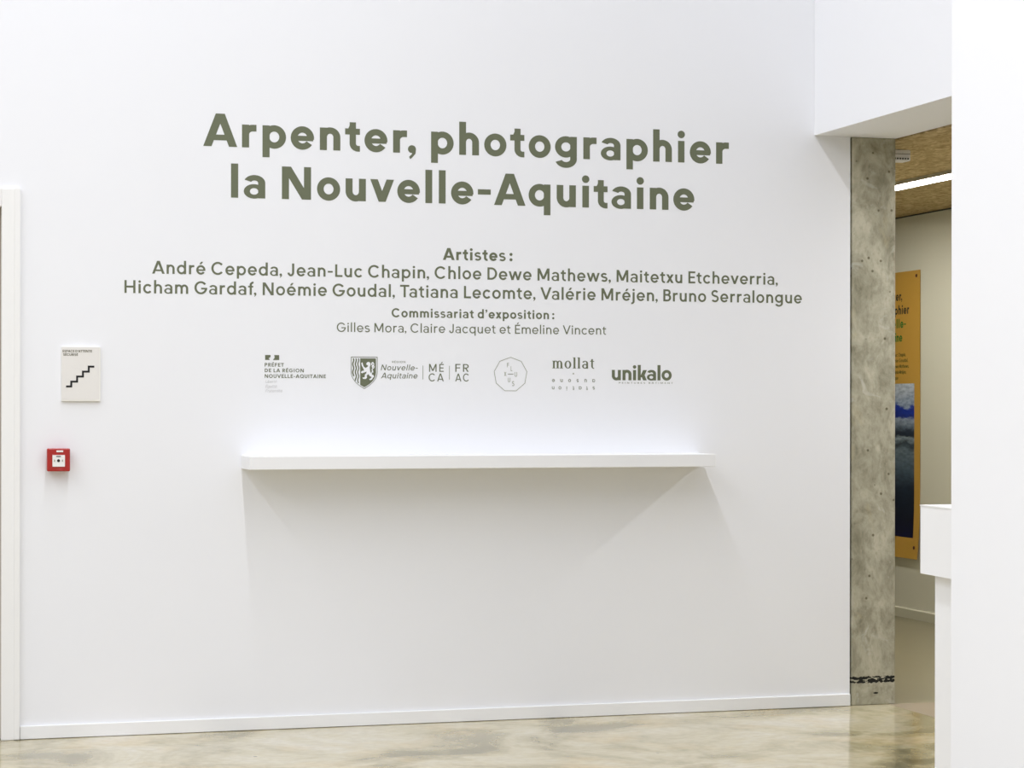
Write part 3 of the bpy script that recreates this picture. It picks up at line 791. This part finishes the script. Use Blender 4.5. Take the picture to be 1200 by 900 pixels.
# ------------------------------------------------------------------ poster in the passage
PY0, PY1, PZ0, PZ1 = 3.346, 4.184, 0.372, 2.145          # it faces -x; y grows away from the camera
t = thing('exhibition_poster', (CORRX, (PY0 + PY1) / 2, PZ0), 'tall ochre exhibition poster pinned to the dimly toned passage wall behind the pillar', 'poster')
def sheet(name, y0, y1, z0, z1, d, th, material, parent, n=24, curl=True):
    """A hanging sheet that leaves the wall a little towards its foot."""
    bm = bmesh.new()
    def off(z): return CORRX - 0.004 - d - (0.020 * max(0, (0.75 - z) / 0.38) ** 2 if curl else 0)
    f, k = [], []
    for i in range(n + 1):
        z = z0 + (z1 - z0) * i / n
        f.append([bm.verts.new((off(z) - th, y, z)) for y in (y0, y1)])
        k.append([bm.verts.new((off(z), y, z)) for y in (y0, y1)])
    for i in range(n):
        bm.faces.new((f[i][0], f[i][1], f[i + 1][1], f[i + 1][0])); bm.faces.new((k[i][0], k[i + 1][0], k[i + 1][1], k[i][1]))
        for s_ in (0, 1): bm.faces.new((f[i][s_], f[i + 1][s_], k[i + 1][s_], k[i][s_]))
    bm.faces.new((f[0][0], k[0][0], k[0][1], f[0][1])); bm.faces.new((f[n][0], f[n][1], k[n][1], k[n][0]))
    return link_bm(name, bm, material, parent)
sheet('poster_paper', PY0, PY1, PZ0, PZ1, 0.0, 0.003, M_OCHRE, t)
sheet('printed_photograph', 3.419, 4.111, 0.4995, 1.450, 0.003, 0.0006, mat_landscape(0.4995 - PZ0, 1.450 - PZ0), t)
PP = Plane((CORRX - 0.007, 0, 0), (0, -1, 0), (0, 0, 1), (-1, 0, 0))     # u = -y
for s, yr, yl, z, c, mt in (('Arpenter,', 3.585, 3.937, 1.968, .0555, M_BLACKINK), ('photographier', 3.491, 4.045, 1.882, .0555, M_BLACKINK),
                            ('la Nouvelle-', 3.534, 4.026, 1.797, .0555, M_GREEN), ('Aquitaine', 3.584, 3.91, 1.712, .0555, M_GREEN)):
    prisms('title_line', text_polys(s, -yl, -yr, z, c, .205), mt, t, PP)
for s, yr, z in (('Andr\u00e9 Cepeda, Jean-Luc Chapin,', 3.535, 1.620), ('Hicham Gardaf, No\u00e9mie Goudal,', 3.504, 1.584), ('Tatiana Lecomte, Chloe Dewe Mathews,', 3.493, 1.548),
                 ('Maitetxu Etcheverria, Val\u00e9rie Mr\u00e9jen,', 3.530, 1.512), ('Bruno Serralongue', 3.639, 1.476)):
    prisms('names_line', text_polys(s, -(2 * 3.765 - yr), -yr, z, .0215, .155), M_INK, t, PP)
for y, z in ((3.392, 2.111), (4.138, 2.111), (3.394, 0.442), (4.136, 0.442)):
    bm = bmesh.new()
    bmesh.ops.create_uvsphere(bm, u_segments=14, v_segments=8, radius=0.011)
    for v in bm.verts: v.co = Vector((CORRX - 0.0075 - (0.014 if z < 1 else 0) + v.co.x * .5, y + v.co.y, z + v.co.z))
    link_bm('pin', bm, M_PIN, t, smooth=True)

# ------------------------------------------------------------------ corridor lamp and ceiling device
t = thing('ceiling_strip_light', (5.19, 1.2, 2.488), 'long glowing white strip light in the wood wool ceiling of the passage', 'light')
boxes('light_profile', M_ALU, t, (5.118, 5.128, -1.27, 3.6, 2.470, 2.4878), (5.252, 5.262, -1.27, 3.6, 2.470, 2.4878))
boxes('diffuser', M_LED, t, (5.1285, 5.2515, 0.0, 3.6, 2.472, 2.4875))
boxes('counter_diffuser', M_LED_BRIGHT, t, (5.1285, 5.2515, -1.25, -0.001, 2.472, 2.4875))['label'] = 'brighter run over the counter'

t = thing('ceiling_unit', (4.43, 0.385, 2.488), 'white slotted box hanging under the passage ceiling beside the pillar top', 'device')
boxes('housing', M_DEVICE, t, (4.36, 4.545, 0.36, 0.44, 2.436, 2.4876), bevel=0.005)
boxes('seam', M_DARK, t, (4.365, 4.543, 0.3585, 0.3605, 2.4665, 2.4685))
for i in range(6):
    boxes('vent_slot', M_DARK, t, (4.462 + i * .013, 4.470 + i * .013, 0.3585, 0.3605, 2.4425, 2.4500))

# ------------------------------------------------------------------ reception desk behind the right wall
t = thing('reception_desk', (3.62, -2.6, 0), 'white reception desk with deep curved apron, half hidden by the foreground white wall', 'desk')
def plan(y0, y1, xl, xr, bow, n=14, rad=0.012):
    L = []
    for i in range(n + 1):
        y = y1 + (y0 - y1) * i / n
        L.append((xl - bow * math.sin(math.pi * min(1, 0.5 * i / n * 1.6)), y))
    return [(xr, y1)] + L + [(xr, y0)]
def extrude_plan(P, z0, z1, bev=0.0):
    bm = bmesh.new()
    a = [bm.verts.new((x, y, z0)) for x, y in P]; b_ = [bm.verts.new((x, y, z1)) for x, y in P]
    bm.faces.new(a); top = bm.faces.new(b_)
    for i in range(len(P)): bm.faces.new((a[i], a[(i + 1) % len(P)], b_[(i + 1) % len(P)], b_[i]))
    return bm
link_bm('apron', extrude_plan(plan(-3.35, -2.18, 3.31, 4.0, 0.03), 0.7575, 0.981), M_DESK, t)
link_bm('worktop', extrude_plan(plan(-3.352, -2.178, 3.308, 4.002, 0.03), 0.9812, 0.9845), M_DESK, t)
link_bm('base', extrude_plan(plan(-3.30, -2.22, 3.343, 3.95, 0.02), 0.0008, 0.7574), M_DESK, t)
